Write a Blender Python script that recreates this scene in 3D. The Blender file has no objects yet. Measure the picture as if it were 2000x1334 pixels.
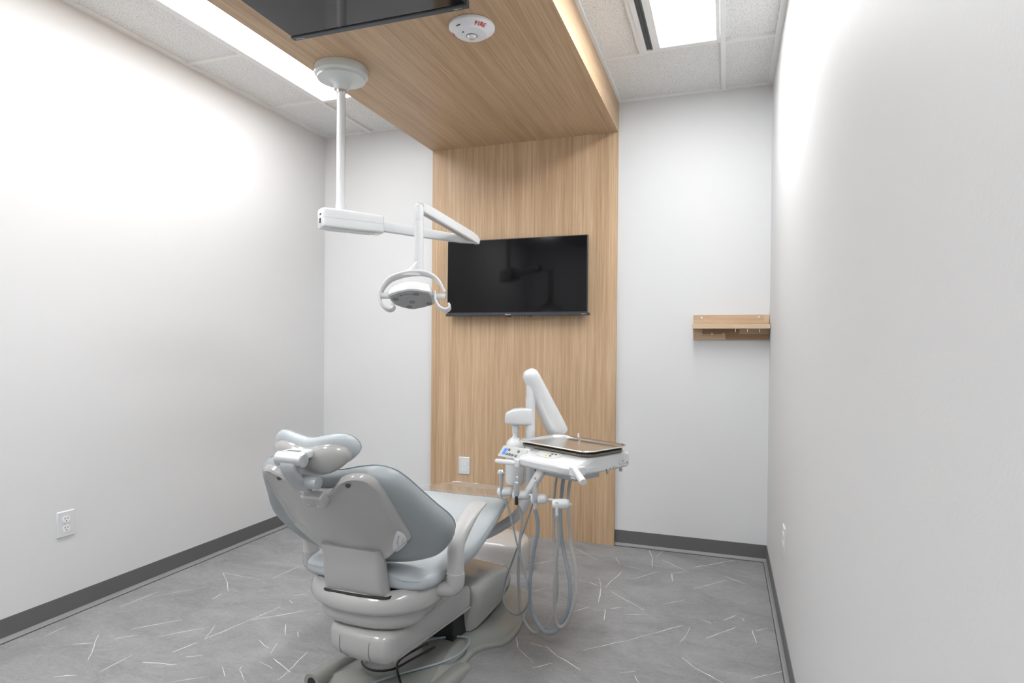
import bpy, bmesh, math, random
from mathutils import Vector, Matrix, noise
random.seed(4)
S = bpy.context.scene
COL = S.collection
# ---------------------------------------------------------------- camera
YAW, PITCH, ROLL, F = 0.3378, -0.0101, 0.0085, 1210.67
cy, sy, cp, sp = math.cos(YAW), math.sin(YAW), math.cos(PITCH), math.sin(PITCH)
fwd = Vector((-sy*cp, cy*cp, sp)); r0 = Vector((cy, sy, 0)); u0 = r0.cross(fwd)
right = math.cos(ROLL)*r0 + math.sin(ROLL)*u0; up = -math.sin(ROLL)*r0 + math.cos(ROLL)*u0
cam = bpy.data.cameras.new('camera'); camo = bpy.data.objects.new('camera', cam); COL.objects.link(camo)
cam.sensor_width = 36; cam.lens = F/2000*36; cam.shift_x = 8.49/2000; cam.shift_y = 19.11/2000
cam.clip_start = 0.05
m = Matrix((right, up, -fwd)).transposed().to_4x4(); m.translation = Vector((2.7847, -3.8551, 1.2369))
camo.matrix_world = m; S.camera = camo
# ---------------------------------------------------------------- world, exposure
w = bpy.data.worlds.new('world'); S.world = w; w.use_nodes = True
w.node_tree.nodes['Background'].inputs[0].default_value = (0.9, 0.95, 1, 1)
w.node_tree.nodes['Background'].inputs[1].default_value = 0.35
S.view_settings.view_transform = 'Standard'; S.view_settings.look = 'None'
S.view_settings.exposure = 1.75; S.view_settings.gamma = 1; S.view_settings.use_curve_mapping = False
LEFT_LIGHT, RIGHT_LIGHT, REAR_FILL = 3.8, 8.8, 7.6        # strength of the ceiling panels; the rear pair is added fill
# ---------------------------------------------------------------- materials
def mat(name, col, rough=0.5, metal=0.0, coat=0.0, spec=0.5, emit=None, estr=1.0, bump=None, vary=None, trans=0.0):
    ma = bpy.data.materials.new(name); ma.use_nodes = True
    nt = ma.node_tree; b = nt.nodes['Principled BSDF']
    b.inputs['Base Color'].default_value = (*col, 1); b.inputs['Roughness'].default_value = rough
    b.inputs['Metallic'].default_value = metal; b.inputs['Coat Weight'].default_value = coat
    b.inputs['Specular IOR Level'].default_value = spec; b.inputs['Transmission Weight'].default_value = trans
    if emit: b.inputs['Emission Color'].default_value = (*emit, 1); b.inputs['Emission Strength'].default_value = estr
    tc = nt.nodes.new('ShaderNodeTexCoord')
    if vary:      # (scale, amount)
        n = nt.nodes.new('ShaderNodeTexNoise'); n.inputs['Scale'].default_value = vary[0]; n.inputs['Detail'].default_value = 4
        nt.links.new(tc.outputs['Object'], n.inputs['Vector'])
        r = nt.nodes.new('ShaderNodeValToRGB'); a = vary[1]
        r.color_ramp.elements[0].position = .3; r.color_ramp.elements[1].position = .7
        r.color_ramp.elements[0].color = (*[c*(1-a) for c in col], 1); r.color_ramp.elements[1].color = (*[min(1, c*(1+a)) for c in col], 1)
        nt.links.new(n.outputs['Fac'], r.inputs['Fac']); nt.links.new(r.outputs['Color'], b.inputs['Base Color'])
    if bump:      # (scale, strength)
        n = nt.nodes.new('ShaderNodeTexNoise'); n.inputs['Scale'].default_value = bump[0]; n.inputs['Detail'].default_value = 3
        nt.links.new(tc.outputs['Object'], n.inputs['Vector'])
        bp = nt.nodes.new('ShaderNodeBump'); bp.inputs['Strength'].default_value = bump[1]; bp.inputs['Distance'].default_value = 0.002
        nt.links.new(n.outputs['Fac'], bp.inputs['Height']); nt.links.new(bp.outputs['Normal'], b.inputs['Normal'])
    return ma
def wood(name, scale, c0, c1, c2, rough=0.45, seed=0.0):
    ma = bpy.data.materials.new(name); ma.use_nodes = True; nt = ma.node_tree; b = nt.nodes['Principled BSDF']
    L = nt.links.new; tc = nt.nodes.new('ShaderNodeTexCoord'); mp = nt.nodes.new('ShaderNodeMapping')
    mp.inputs['Scale'].default_value = scale; mp.inputs['Location'].default_value = (seed, seed*.7, seed*.3); L(tc.outputs['Object'], mp.inputs['Vector'])
    n1 = nt.nodes.new('ShaderNodeTexNoise'); n1.inputs['Scale'].default_value = 1; n1.inputs['Detail'].default_value = 6; n1.inputs['Roughness'].default_value = .7
    L(mp.outputs['Vector'], n1.inputs['Vector'])
    n2 = nt.nodes.new('ShaderNodeTexNoise'); n2.inputs['Scale'].default_value = .16; n2.inputs['Detail'].default_value = 3
    L(mp.outputs['Vector'], n2.inputs['Vector'])
    r = nt.nodes.new('ShaderNodeValToRGB'); e = r.color_ramp.elements
    e[0].position = .33; e[0].color = (*c0, 1); e[1].position = .66; e[1].color = (*c2, 1)
    x = e.new(.5); x.color = (*c1, 1)
    ad = nt.nodes.new('ShaderNodeMath'); ad.operation = 'MULTIPLY_ADD'; ad.inputs[1].default_value = .35; L(n2.outputs['Fac'], ad.inputs[0])
    s2 = nt.nodes.new('ShaderNodeMath'); s2.operation = 'MULTIPLY'; s2.inputs[1].default_value = .65; L(n1.outputs['Fac'], s2.inputs[0]); L(s2.outputs[0], ad.inputs[2])
    L(ad.outputs[0], r.inputs['Fac']); L(r.outputs['Color'], b.inputs['Base Color'])
    b.inputs['Roughness'].default_value = rough; b.inputs['Specular IOR Level'].default_value = .35
    bp = nt.nodes.new('ShaderNodeBump'); bp.inputs['Strength'].default_value = .12; bp.inputs['Distance'].default_value = .001
    L(n1.outputs['Fac'], bp.inputs['Height']); L(bp.outputs['Normal'], b.inputs['Normal'])
    return ma
def floor_mat():
    ma = bpy.data.materials.new('grey_stone_vinyl'); ma.use_nodes = True; nt = ma.node_tree; b = nt.nodes['Principled BSDF']; L = nt.links.new
    tc = nt.nodes.new('ShaderNodeTexCoord')
    def nz(sc, det, rough, dist=0, scale3=(1, 1, 1)):
        mp = nt.nodes.new('ShaderNodeMapping'); mp.inputs['Scale'].default_value = scale3; mp.inputs['Rotation'].default_value = (0, 0, .5); L(tc.outputs['Object'], mp.inputs['Vector'])
        n = nt.nodes.new('ShaderNodeTexNoise'); n.inputs['Scale'].default_value = sc; n.inputs['Detail'].default_value = det
        n.inputs['Roughness'].default_value = rough; n.inputs['Distortion'].default_value = dist; L(mp.outputs['Vector'], n.inputs['Vector']); return n
    a = nz(3, 8, .65, .8, (1, 1.8, 1)); c = nz(38, 5, .75, 1.2, (1, 2.2, 1))
    mx = nt.nodes.new('ShaderNodeMath'); mx.operation = 'MULTIPLY_ADD'; mx.inputs[1].default_value = .45; L(c.outputs['Fac'], mx.inputs[0])
    m2 = nt.nodes.new('ShaderNodeMath'); m2.operation = 'MULTIPLY'; m2.inputs[1].default_value = .55; L(a.outputs['Fac'], m2.inputs[0]); L(m2.outputs[0], mx.inputs[2])
    r = nt.nodes.new('ShaderNodeValToRGB'); e = r.color_ramp.elements
    e[0].position = .3; e[0].color = (.155, .155, .159, 1); e[1].position = .72; e[1].color = (.355, .355, .36, 1); x = e.new(.5); x.color = (.26, .26, .264, 1)
    L(mx.outputs[0], r.inputs['Fac']); L(r.outputs['Color'], b.inputs['Base Color'])
    b.inputs['Roughness'].default_value = .5; b.inputs['Specular IOR Level'].default_value = .35
    bp = nt.nodes.new('ShaderNodeBump'); bp.inputs['Strength'].default_value = .1; bp.inputs['Distance'].default_value = .001
    L(c.outputs['Fac'], bp.inputs['Height']); L(bp.outputs['Normal'], b.inputs['Normal'])
    return ma
def tile_mat():
    ma = bpy.data.materials.new('fissured_ceiling_tile'); ma.use_nodes = True; nt = ma.node_tree; b = nt.nodes['Principled BSDF']; L = nt.links.new
    tc = nt.nodes.new('ShaderNodeTexCoord'); v = nt.nodes.new('ShaderNodeTexNoise'); v.inputs['Scale'].default_value = 190; v.inputs['Detail'].default_value = 2
    L(tc.outputs['Object'], v.inputs['Vector'])
    r = nt.nodes.new('ShaderNodeValToRGB'); e = r.color_ramp.elements; e[0].position = .33; e[0].color = (.42, .41, .40, 1); e[1].position = .44; e[1].color = (.80, .80, .79, 1)
    L(v.outputs['Fac'], r.inputs['Fac']); L(r.outputs['Color'], b.inputs['Base Color']); b.inputs['Roughness'].default_value = .9; b.inputs['Specular IOR Level'].default_value = .1
    return ma
WALL = mat('warm_white_paint', (.67, .675, .68), .6, spec=.3, bump=(160, .12))
WALLR = WALL
TILE = tile_mat(); TEE = mat('ceiling_tee_white', (.80, .80, .79), .45)
FLOOR = floor_mat(); VEIN = mat('white_stone_vein', (.82, .82, .82), .45); 
BASE = mat('dark_grey_rubber', (.125, .125, .128), .42, spec=.4); LIP = mat('mid_grey_rubber_toe', (.26, .26, .265), .35); CAULK = mat('dark_joint', (.05, .05, .055), .6)
OAK_V = wood('oak_laminate_vertical', (115, 115, 2.2), (.375, .245, .142), (.50, .345, .212), (.63, .46, .305))
OAK_S = wood('oak_laminate_soffit', (115, 2.2, 115), (.375, .245, .142), (.50, .345, .212), (.63, .46, .305), seed=3)
OAK_F = wood('oak_shelf_wood', (3, 40, 40), (.44, .30, .19), (.54, .39, .26), (.63, .48, .34), seed=8)
OAK_P = wood('oak_stave_pale', (3, 40, 40), (.50, .38, .25), (.58, .45, .31), (.64, .52, .38), seed=5)
OAK_D = wood('oak_stave_brown', (3, 40, 40), (.24, .135, .075), (.32, .19, .11), (.40, .25, .15), seed=2)
WHITE = mat('white_gloss_plastic', (.68, .69, .70), .22, coat=.3)
WHITEM = mat('white_satin_enamel', (.65, .665, .68), .32)
CHAIRP = mat('light_grey_moulded_plastic', (.41, .407, .40), .16, coat=.6)
CHAIRD = mat('grey_base_cover_plastic', (.42, .417, .41), .2, coat=.4)
ARMP = mat('pale_grey_armrest_plastic', (.45, .447, .443), .4)
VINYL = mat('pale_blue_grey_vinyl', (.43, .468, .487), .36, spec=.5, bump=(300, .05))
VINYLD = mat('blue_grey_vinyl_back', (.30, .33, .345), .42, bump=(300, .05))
SEAM = mat('blue_grey_piping', (.28, .34, .37), .5)
PLATE = mat('grey_green_cast_base', (.245, .25, .232), .3, coat=.2)
FILM = mat('clear_foot_film_over_vinyl', (.42, .41, .405), .05, coat=1.0, spec=1.0, metal=.55)
ALU = mat('satin_aluminium', (.62, .63, .65), .32, metal=.85)
GALU = mat('grey_painted_metal', (.42, .44, .46), .35, metal=.3)
STEEL = mat('brushed_steel', (.84, .83, .81), .27, metal=1.0)
CHROME = mat('chrome', (.8, .8, .8), .08, metal=1.0)
BLACK = mat('black_plastic', (.012, .012, .014), .35)
RUBBER = mat('black_cable_rubber', (.01, .01, .012), .3)
SCREEN = mat('black_glass_screen', (.004, .004, .005), .07, spec=.2)
SCREEN2 = mat('grey_reflecting_glass_screen', (.010, .010, .012), .08, spec=.6); BEZEL2 = mat('grey_bezel', (.055, .06, .068), .4)
BEZEL = mat('charcoal_bezel', (.03, .034, .04), .35)
HOSEB = mat('blue_grey_tubing', (.29, .335, .37), .38)
HOSEG = mat('warm_grey_tubing', (.39, .39, .38), .38)
DARKG = mat('dark_grey_plastic', (.08, .085, .09), .4)
RED = mat('red_lettering', (.62, .04, .035), .5); SILVERT = mat('pale_lettering', (.6, .62, .65), .4); BLUE = mat('blue_lcd', (.07, .20, .62), .3, emit=(.08, .25, .8), estr=.12)
YELLOW = mat('yellow_button', (.85, .62, .05), .4); PANELG = mat('grey_beige_keypad', (.58, .59, .58), .4); BLUEM = mat('blue_mark', (.05, .12, .4), .4)
PLUG = mat('white_receptacle_plastic', (.80, .81, .83), .3); LENS = mat('clear_strobe_lens', (.75, .75, .75), .06, spec=.8, metal=.4)
LAMPG = mat('grey_lamp_reflector', (.42, .42, .42), .3, metal=.4)
MATD = mat('bronze_rubber_mat', (.10, .085, .06), .5); MATL = mat('pale_mat_dot', (.45, .42, .36), .5)
RODW = mat('pale_peg', (.72, .58, .40), .5)
BOTTLE = mat('white_translucent_bottle', (.72, .73, .74), .3, coat=.2)
PODM = mat('reflection_tinted_junction_cover', (.50, .48, .46), .22, coat=.4)  # beige tint paints in the reflection of the wood
def emis(name, strength):
    ma = bpy.data.materials.new(name); ma.use_nodes = True; nt = ma.node_tree; nt.nodes.clear()
    o = nt.nodes.new('ShaderNodeOutputMaterial'); e = nt.nodes.new('ShaderNodeEmission')
    e.inputs[0].default_value = (.98, .99, 1.0, 1); e.inputs[1].default_value = strength; nt.links.new(e.outputs[0], o.inputs[0]); return ma
EL = emis('lit_diffuser', LEFT_LIGHT); ER = emis('lit_diffuser_bright', RIGHT_LIGHT); EB = emis('rear_fill_panel', REAR_FILL)
# ---------------------------------------------------------------- mesh helpers
class G:
    def __init__(s): s.v = []; s.f = []; s.m = []; s.mi = 0
    def add(s, vs, fs):
        o = len(s.v); s.v += [tuple(v) for v in vs]; s.f += [tuple(i+o for i in f) for f in fs]; s.m += [s.mi]*len(fs); return s
    def box(s, c, d, rot=None):
        vs = []
        for x in (-.5, .5):
            for y in (-.5, .5):
                for z in (-.5, .5):
                    p = Vector((x*d[0], y*d[1], z*d[2]))
                    if rot is not None: p = rot @ p
                    vs.append(Vector(c)+p)
        return s.add(vs, [(0, 1, 3, 2), (4, 6, 7, 5), (0, 4, 5, 1), (2, 3, 7, 6), (0, 2, 6, 4), (1, 5, 7, 3)])
    def bb(s, a, b): return s.box([(a[i]+b[i])/2 for i in range(3)], [abs(b[i]-a[i]) for i in range(3)])
    def loft(s, rings, cap=True, close=True):
        n = len(rings[0]); vs = [p for r in rings for p in r]; fs = []
        for k in range(len(rings)-1):
            for i in range(n if close else n-1):
                j = (i+1) % n; fs.append((k*n+i, k*n+j, (k+1)*n+j, (k+1)*n+i))
        if cap: fs.append(tuple(range(n))[::-1]); fs.append(tuple((len(rings)-1)*n+i for i in range(n)))
        return s.add(vs, fs)
    def tube(s, pts, r, n=12, cap=True, flat=None):
        pts = [Vector(p) for p in pts]; rr = r if isinstance(r, (list, tuple)) else [r]*len(pts); rings = []; ref = None
        for i, p in enumerate(pts):
            t = (pts[min(i+1, len(pts)-1)]-pts[max(i-1, 0)]).normalized()
            if ref is None: ref = Vector((0, 0, 1)) if abs(t.z) < .9 else Vector((1, 0, 0))
            a = (ref - t*ref.dot(t)).normalized(); bb_ = t.cross(a); ref = a
            rings.append([p + (a*math.cos(q) + bb_*math.sin(q)*(flat or 1))*rr[i] for q in [2*math.pi*k/n for k in range(n)]])
        return s.loft(rings, cap)
    def lathe(s, prof, c=(0, 0, 0), ax=None, n=40):
        M = Matrix.Identity(3) if ax is None else Vector((0, 0, 1)).rotation_difference(Vector(ax)).to_matrix()
        rings = [[Vector(c) + M @ Vector((max(r, .0001)*math.cos(2*math.pi*k/n), max(r, .0001)*math.sin(2*math.pi*k/n), z)) for k in range(n)] for r, z in prof]
        return s.loft(rings)
    def prism(s, poly, fn, h0, h1):      # poly of 2D points, fn(u,v,h)->3D
        return s.loft([[fn(u, v, h0) for u, v in poly], [fn(u, v, h1) for u, v in poly]])
    def build(s, name, ms, parent=None, bevel=0, smooth=35, seg=3, sub=0, loc=None, rotz=None, weld=True):
        me = bpy.data.meshes.new(name); me.from_pydata(s.v, [], s.f); ms = ms if isinstance(ms, (list, tuple)) else [ms]
        for q in ms: me.materials.append(q)
        me.polygons.foreach_set('material_index', s.m)
        bm = bmesh.new(); bm.from_mesh(me); (bmesh.ops.remove_doubles(bm, verts=bm.verts, dist=1e-5) if weld else None); bmesh.ops.recalc_face_normals(bm, faces=bm.faces); bm.to_mesh(me); bm.free()
        me.polygons.foreach_set('use_smooth', [True]*len(me.polygons)); me.set_sharp_from_angle(angle=math.radians(smooth))
        o = bpy.data.objects.new(name, me); COL.objects.link(o)
        if parent: o.parent = parent
        if loc is not None: o.location = loc
        if rotz is not None: o.rotation_euler.z = rotz
        if bevel:
            b = o.modifiers.new('bevel', 'BEVEL'); b.width = bevel; b.segments = seg; b.limit_method = 'ANGLE'; b.angle_limit = math.radians(40); b.harden_normals = False
        if sub:
            b = o.modifiers.new('sub', 'SUBSURF'); b.levels = sub; b.render_levels = sub
        return o
def cr(pts, n=6, closed=False):      # Catmull-Rom smoothing
    P = [Vector(p) for p in pts]; N = len(P); out = []
    for i in range(N if closed else N-1):
        p0 = P[(i-1) % N] if closed or i > 0 else P[0]; p1 = P[i]; p2 = P[(i+1) % N]; p3 = P[(i+2) % N] if closed or i+2 < N else P[-1]
        for k in range(n):
            t = k/n; out.append(.5*((2*p1)+(-p0+p2)*t+(2*p0-5*p1+4*p2-p3)*t*t+(-p0+3*p1-3*p2+p3)*t**3))
    if not closed: out.append(P[-1])
    return out
def rrect(w, h, r, n=6, c=(0, 0)):
    out = []
    for cx, cy_, a0 in ((w/2-r, h/2-r, 0), (-w/2+r, h/2-r, 90), (-w/2+r, -h/2+r, 180), (w/2-r, -h/2+r, 270)):
        for k in range(n+1):
            a = math.radians(a0+90*k/n); out.append((c[0]+cx+r*math.cos(a), c[1]+cy_+r*math.sin(a)))
    return out
def inset(poly, d):
    n = len(poly); out = []; P = [Vector(p[:2]) for p in poly]
    area = sum(P[i].x*P[(i+1) % n].y-P[(i+1) % n].x*P[i].y for i in range(n)); sg = 1 if area > 0 else -1
    for i in range(n):
        t = (P[(i+1) % n]-P[i-1]); t = t.normalized() if t.length > 1e-9 else Vector((1, 0))
        out.append(P[i]+Vector((-t.y, t.x))*d*sg)
    return out
def pad(outline, rings, fn, back=None, front=None, caps=6, ctr=None):
    """outline closed 2D list; rings = [(inset, n)...] from back to front; back/front = n at the middle of that face"""
    g = G(); R = []
    C0 = Vector(ctr) if ctr else sum((Vector(p[:2]) for p in outline), Vector((0, 0)))/len(outline)
    def capring(ins, n0, n1, k):      # k 0..1 to centre
        base = inset(outline, ins); return [tuple(C0+(p-C0)*(1-k))+(n0+(n1-n0)*(1-(1-k)**2),) for p in base]
    allr = []
    if back is not None:
        for k in range(caps, 0, -1): allr.append(capring(rings[0][0], rings[0][1], back, k/(caps+.3)))
    for ins, n in rings: allr.append([tuple(p)+(n,) for p in inset(outline, ins)])
    if front is not None:
        for k in range(1, caps+1): allr.append(capring(rings[-1][0], rings[-1][1], front, k/(caps+.3)))
    return g.loft([[fn(*p) for p in r] for r in allr])
def tag(o, label=None, cat=None, group=None, kind=None):
    if label: o['label'] = label
    if cat: o['category'] = cat
    if group: o['group'] = group
    if kind: o['kind'] = kind
    return o
def thing(name, label, cat, loc, rotz=0, group=None):
    o = bpy.data.objects.new(name, None); COL.objects.link(o); o.location = loc; o.rotation_euler.z = rotz; o.empty_display_size = .1
    return tag(o, label, cat, group)
def text_mesh(s, size, fn, g, depth=.0006, bold=0):      # adds extruded lettering to g; fn(x, y, h) -> 3D
    cu = bpy.data.curves.new('lettering', 'FONT'); cu.body = s; cu.size = size; cu.extrude = depth/2; cu.align_x = 'CENTER'; cu.align_y = 'CENTER'; cu.resolution_u = 3; cu.offset = bold
    o = bpy.data.objects.new('lettering', cu); COL.objects.link(o); dg = bpy.context.evaluated_depsgraph_get(); me = bpy.data.meshes.new_from_object(o.evaluated_get(dg))
    g.add([fn(v.co.x, v.co.y, v.co.z) for v in me.vertices], [tuple(p.vertices) for p in me.polygons])
    bpy.data.objects.remove(o); bpy.data.curves.remove(cu); bpy.data.meshes.remove(me); return g
SEGS = [(0.134,-1.735,0.149,-1.537),(0.18,-1.586,0.327,-1.414),(0.386,-1.886,0.517,-1.737),(0.547,-1.901,0.683,-1.754),(0.718,-1.976,0.744,-1.875),(0.749,-1.845,0.797,-1.637),(0.797,-1.637,0.827,-1.476),(0.805,-1.631,0.972,-1.463),(0.11,-2.058,0.102,-1.962),(0.308,-1.972,0.467,-2.136),(0.282,-2.065,0.351,-2.028),(0.249,-1.227,0.327,-1.287),(0.327,-1.287,0.471,-1.416),(0.249,-1.227,0.503,-1.238),(0.555,-1.201,0.57,-1.002),(0.591,-2.181,0.589,-2.043),(1.249,-2.0,1.243,-1.928),(1.243,-1.928,1.219,-1.788),(0.987,-1.993,1.05,-2.044),(1.068,-1.991,1.152,-2.051),(1.068,-1.991,1.053,-1.96),(0.892,-2.147,0.992,-2.062),(0.966,-1.771,1.05,-1.813),(1.092,-1.912,1.178,-1.94),(0.676,-2.072,0.814,-2.042),(0.797,-1.983,0.849,-1.951),(0.747,-1.838,0.693,-1.73),(0.821,-1.398,0.858,-1.422),(0.465,-1.518,0.457,-1.452),(0.398,-1.971,0.461,-1.912),(0.466,-2.264,0.529,-2.227),(0.8,-1.349,0.851,-1.304),(1.126,-1.874,1.257,-1.937),(1.068,-1.652,1.103,-1.691),(0.975,-1.616,1.04,-1.7),(1.09,-1.849,1.055,-1.767),(1.92,-0.148,2.1,-0.312),(2.193,-0.235,2.232,-0.335),(2.362,-0.031,2.396,-0.158),(2.396,-0.158,2.412,-0.329),(2.443,-0.024,2.415,-0.145),(2.451,-0.179,2.608,-0.325),(2.625,-0.248,2.816,-0.068),(2.816,-0.068,2.871,-0.011),(2.163,-0.591,2.2,-0.721),(2.2,-0.721,2.222,-0.904),(2.218,-0.71,2.262,-0.445),(2.255,-0.743,2.439,-0.91),(2.337,-0.532,2.455,-0.373),(2.791,-0.318,2.908,-0.407),(2.644,-0.565,2.799,-0.385),(2.514,-0.81,2.615,-0.718),(2.264,-0.959,2.283,-1.085),(2.288,-0.954,2.329,-0.92),(2.252,-1.386,2.415,-1.237),(2.415,-1.237,2.471,-1.17),(2.471,-1.17,2.523,-1.12),(2.523,-1.12,2.619,-1.012),(2.651,-1.021,2.641,-1.102),(2.641,-1.102,2.617,-1.194),(2.694,-0.924,2.741,-0.951),(2.722,-1.105,2.777,-1.029),(2.777,-1.029,2.841,-0.951),(2.789,-0.897,2.843,-0.817),(2.91,-0.956,2.921,-1.078),(2.925,-0.955,2.974,-0.912),(1.965,-1.376,1.999,-1.462),(1.999,-1.462,2.097,-1.559),(2.101,-1.404,2.164,-1.468),(2.164,-1.468,2.279,-1.543),(2.099,-1.592,2.164,-1.528),(2.635,-1.306,2.688,-1.374),(2.688,-1.374,2.791,-1.448),(2.888,-1.385,2.964,-1.32),(2.964,-1.32,3.012,-1.278),(2.478,-1.511,2.5,-1.556),(2.13,-1.048,2.194,-0.958),(1.737,-0.548,1.868,-0.405),(1.598,-0.192,1.643,-0.043),(2.523,-0.379,2.536,-0.496),(2.526,-0.375,2.588,-0.327),(2.287,-0.355,2.349,-0.375),(1.884,-0.892,1.938,-0.815),(2.034,-1.401,2.105,-1.416),(2.42,-1.509,2.474,-1.48),(2.365,-0.987,2.445,-0.957),(2.124,-0.662,2.18,-0.697),(2.872,-0.841,2.878,-0.872)]
# ================================================================ THE ROOM
W, H, RY = 3.0226, 2.74, -5.2
xL, xR, ZS, DP, SY = .885, 2.147, 2.5544, .0233, -4.4
def struct(o): return tag(o, kind='structure')
g = G().bb((-.1, RY-.1, -.1), (W+.1, .1, 0)); g.mi = 1
for x0, y0, x1, y1 in SEGS:            # pale veins of the printed stone, part of the floor surface
    a = Vector((x0, y0)); b = Vector((x1, y1)); d = b-a; L = d.length; k = max(2, int(L/.03)); nrm = Vector((-d.y, d.x)).normalized()
    rnd = random.Random(int(x0*1000+y0*77)); wd = rnd.uniform(.0013, .0031); off = 0; ring = []
    for i in range(k+1):
        t = i/k; off = off*.6+rnd.uniform(-.003, .003) if 0 < i < k else 0
        p = a+d*t+nrm*off; hw = wd*(.35+.9*math.sin(math.pi*min(1, max(0, t*.8+.12))))*rnd.uniform(.6, 1.2)*.5
        ring.append((p+nrm*hw, p-nrm*hw))
    vs = [(q.x, q.y, .0006) for pr_ in ring for q in pr_]
    g.add(vs, [(2*i, 2*i+1, 2*i+3, 2*i+2) for i in range(k)])
struct(g.build('floor', [FLOOR, VEIN]))
struct(G().bb((-.12, RY-.1, 0), (0, .12, 2.9)).build('wall_left', WALL))
struct(G().bb((W, RY-.1, 0), (W+.12, .12, 2.9)).build('wall_right', WALLR))
struct(G().bb((0, 0, 0), (W, .12, 2.9)).build('wall_back', WALL))
struct(G().bb((0, RY-.12, 0), (W, RY, 2.9)).build('wall_front', WALL))
struct(G().bb((xL, -DP, 0), (xR, 0, ZS)).build('trim_1', OAK_V))
struct(G().bb((xL, SY, ZS), (xR, 0, H+.01)).build('trim_2', OAK_S))
# ceiling: lay-in tiles, one mesh, openings only where the light panels hang
g = G().bb((-.05, RY-.05, H+.012), (W+.05, .05, H+.08)); struct(g.build('ceiling', TILE))
g = G()
def tee(x0, x1, y0, y1): g.bb((x0, y0, H-.002+(.0009 if x1-x0 > y1-y0 else 0)), (x1, y1, H+.014-(.0009 if x1-x0 > y1-y0 else 0)))
yrows = [-.612-.653*k for k in range(0, 8) if -.612-.653*k > RY]
tee(.375, .400, RY, 0); tee(.0, .03, RY, 0); tee(2.745, 2.770, RY, 0); tee(2.350, 2.370, RY, -.611); tee(2.994, W, RY, 0); tee(xR, xR+.016, RY, 0)
g2y = yrows
for y in yrows: tee(0, .42, y-.0, y+.024); tee(2.77, W, y, y+.024); tee(xR, 2.372, y, y+.024)
tee(.4, xL, -.590, -.566); tee(2.37, 2.77, -.635, -.611); tee(0, xL, -.012, 0); tee(xR, W, -.012, 0)
g.v = [(x, y, z) for x, y, z in g.v]
struct(g.build('trim_3', TEE, weld=False))
# the far right tile row has no tee between soffit and x=2.75
# baseboards: flat rubber with a toe
def baseboard(name, a, b, inn):      # a,b 2D ends, inn = direction into the room
    g = G(); a = Vector(a); b = Vector(b); i_ = Vector(inn)
    prof = [(0, 0), (.0135, 0), (.0135, .003), (.0045, .016), (.0035, .0954), (0, .0954)]
    pr_ = [(0.0035, .018), (.0035, .0954), (0, .0954), (0, .018)]
    f = lambda p, e: (e.x+i_.x*p[0], e.y+i_.y*p[0], p[1])
    g.loft([[f(p, a) for p in pr_], [f(p, b) for p in pr_]])
    g.mi = 1; toe = [(0, 0), (.017, 0), (.017, .004), (.010, .006), (.0035, .0175), (0, .018)]
    g.loft([[f(p, a) for p in toe], [f(p, b) for p in toe]])
    g.mi = 2; c = [(.017, 0), (.0205, 0), (.0205, .0012), (.017, .0022)]
    g.loft([[f(p, a) for p in c], [f(p, b) for p in c]])
    return struct(g.build(name, [BASE, LIP, CAULK], smooth=20))
baseboard('baseboard_left', (0, RY), (0, 0), (1, 0)); baseboard('baseboard_right', (W, RY), (W, 0), (-1, 0))
baseboard('baseboard_back', (xR+.001, 0), (W-.001, 0), (0, -1)); baseboard('trim_4', (.001, 0), (xL-.001, 0), (0, -1)); baseboard('baseboard_front', (0, RY), (W, RY), (0, 1))

# ---------------------------------------------------------------- ceiling lights
def light(x0, x1, y0, y1, m_, label, name='ceiling_light_panel'):
    t = thing(name, label, 'ceiling light', ((x0+x1)/2, (y0+y1)/2, H-.004), 0, 'recessed ceiling light panels'); cx, cy_ = (x0+x1)/2, (y0+y1)/2
    f = .018; g = G(); w2, h2 = (x1-x0)/2, (y1-y0)/2
    for a, b in (((-w2, -h2), (-w2+f, h2)), ((w2-f, -h2), (w2, h2)), ((-w2+f, -h2), (w2-f, -h2+f)), ((-w2+f, h2-f), (w2-f, h2))): g.bb((*a, -.001), (*b, .012))
    g.build('frame', TEE, t); G().bb((-w2+f, -h2+f, .004), (w2-f, h2-f, .011)).build('diffuser', m_, t); return t
light(.402, .880, -2.536, -.592, EL, 'long glowing ceiling light strip left of the oak soffit')
light(2.440, 2.743, -1.930, -.637, ER, 'bright rectangular ceiling light beside the right wall')
light(.402, .880, -4.5, -3.2, EB, 'added fill light panel behind the viewpoint at the left'); light(2.440, 2.743, -4.6, -3.3, EB, 'added fill light panel behind the viewpoint at the right')  # unseen panels added behind the camera as fill light
t = thing('slot_air_diffuser', 'long dark slot air diffuser between ceiling tiles and right ceiling light', 'air vent', (2.41, -1.28, H-.004))
g = G()
for a, b in (((-.040, -.66), (-.019, .662)), ((.013, -.66), (.030, .662)), ((-.019, .638), (.013, .662)), ((-.019, -.66), (.013, -.64))): g.bb((*a, -.002), (*b, .012))
g.build('frame', TEE, t); G().bb((-.019, -.64, .006), (.013, .638, .012)).build('slot', BLACK, t)
G().bb((-.0045, -.64, .000), (-.0025, .638, .0065)).build('blade', DARKG, t); G().bb((.0075, -.64, .0), (.0115, .638, .0065)).build('blade', DARKG, t)

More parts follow.
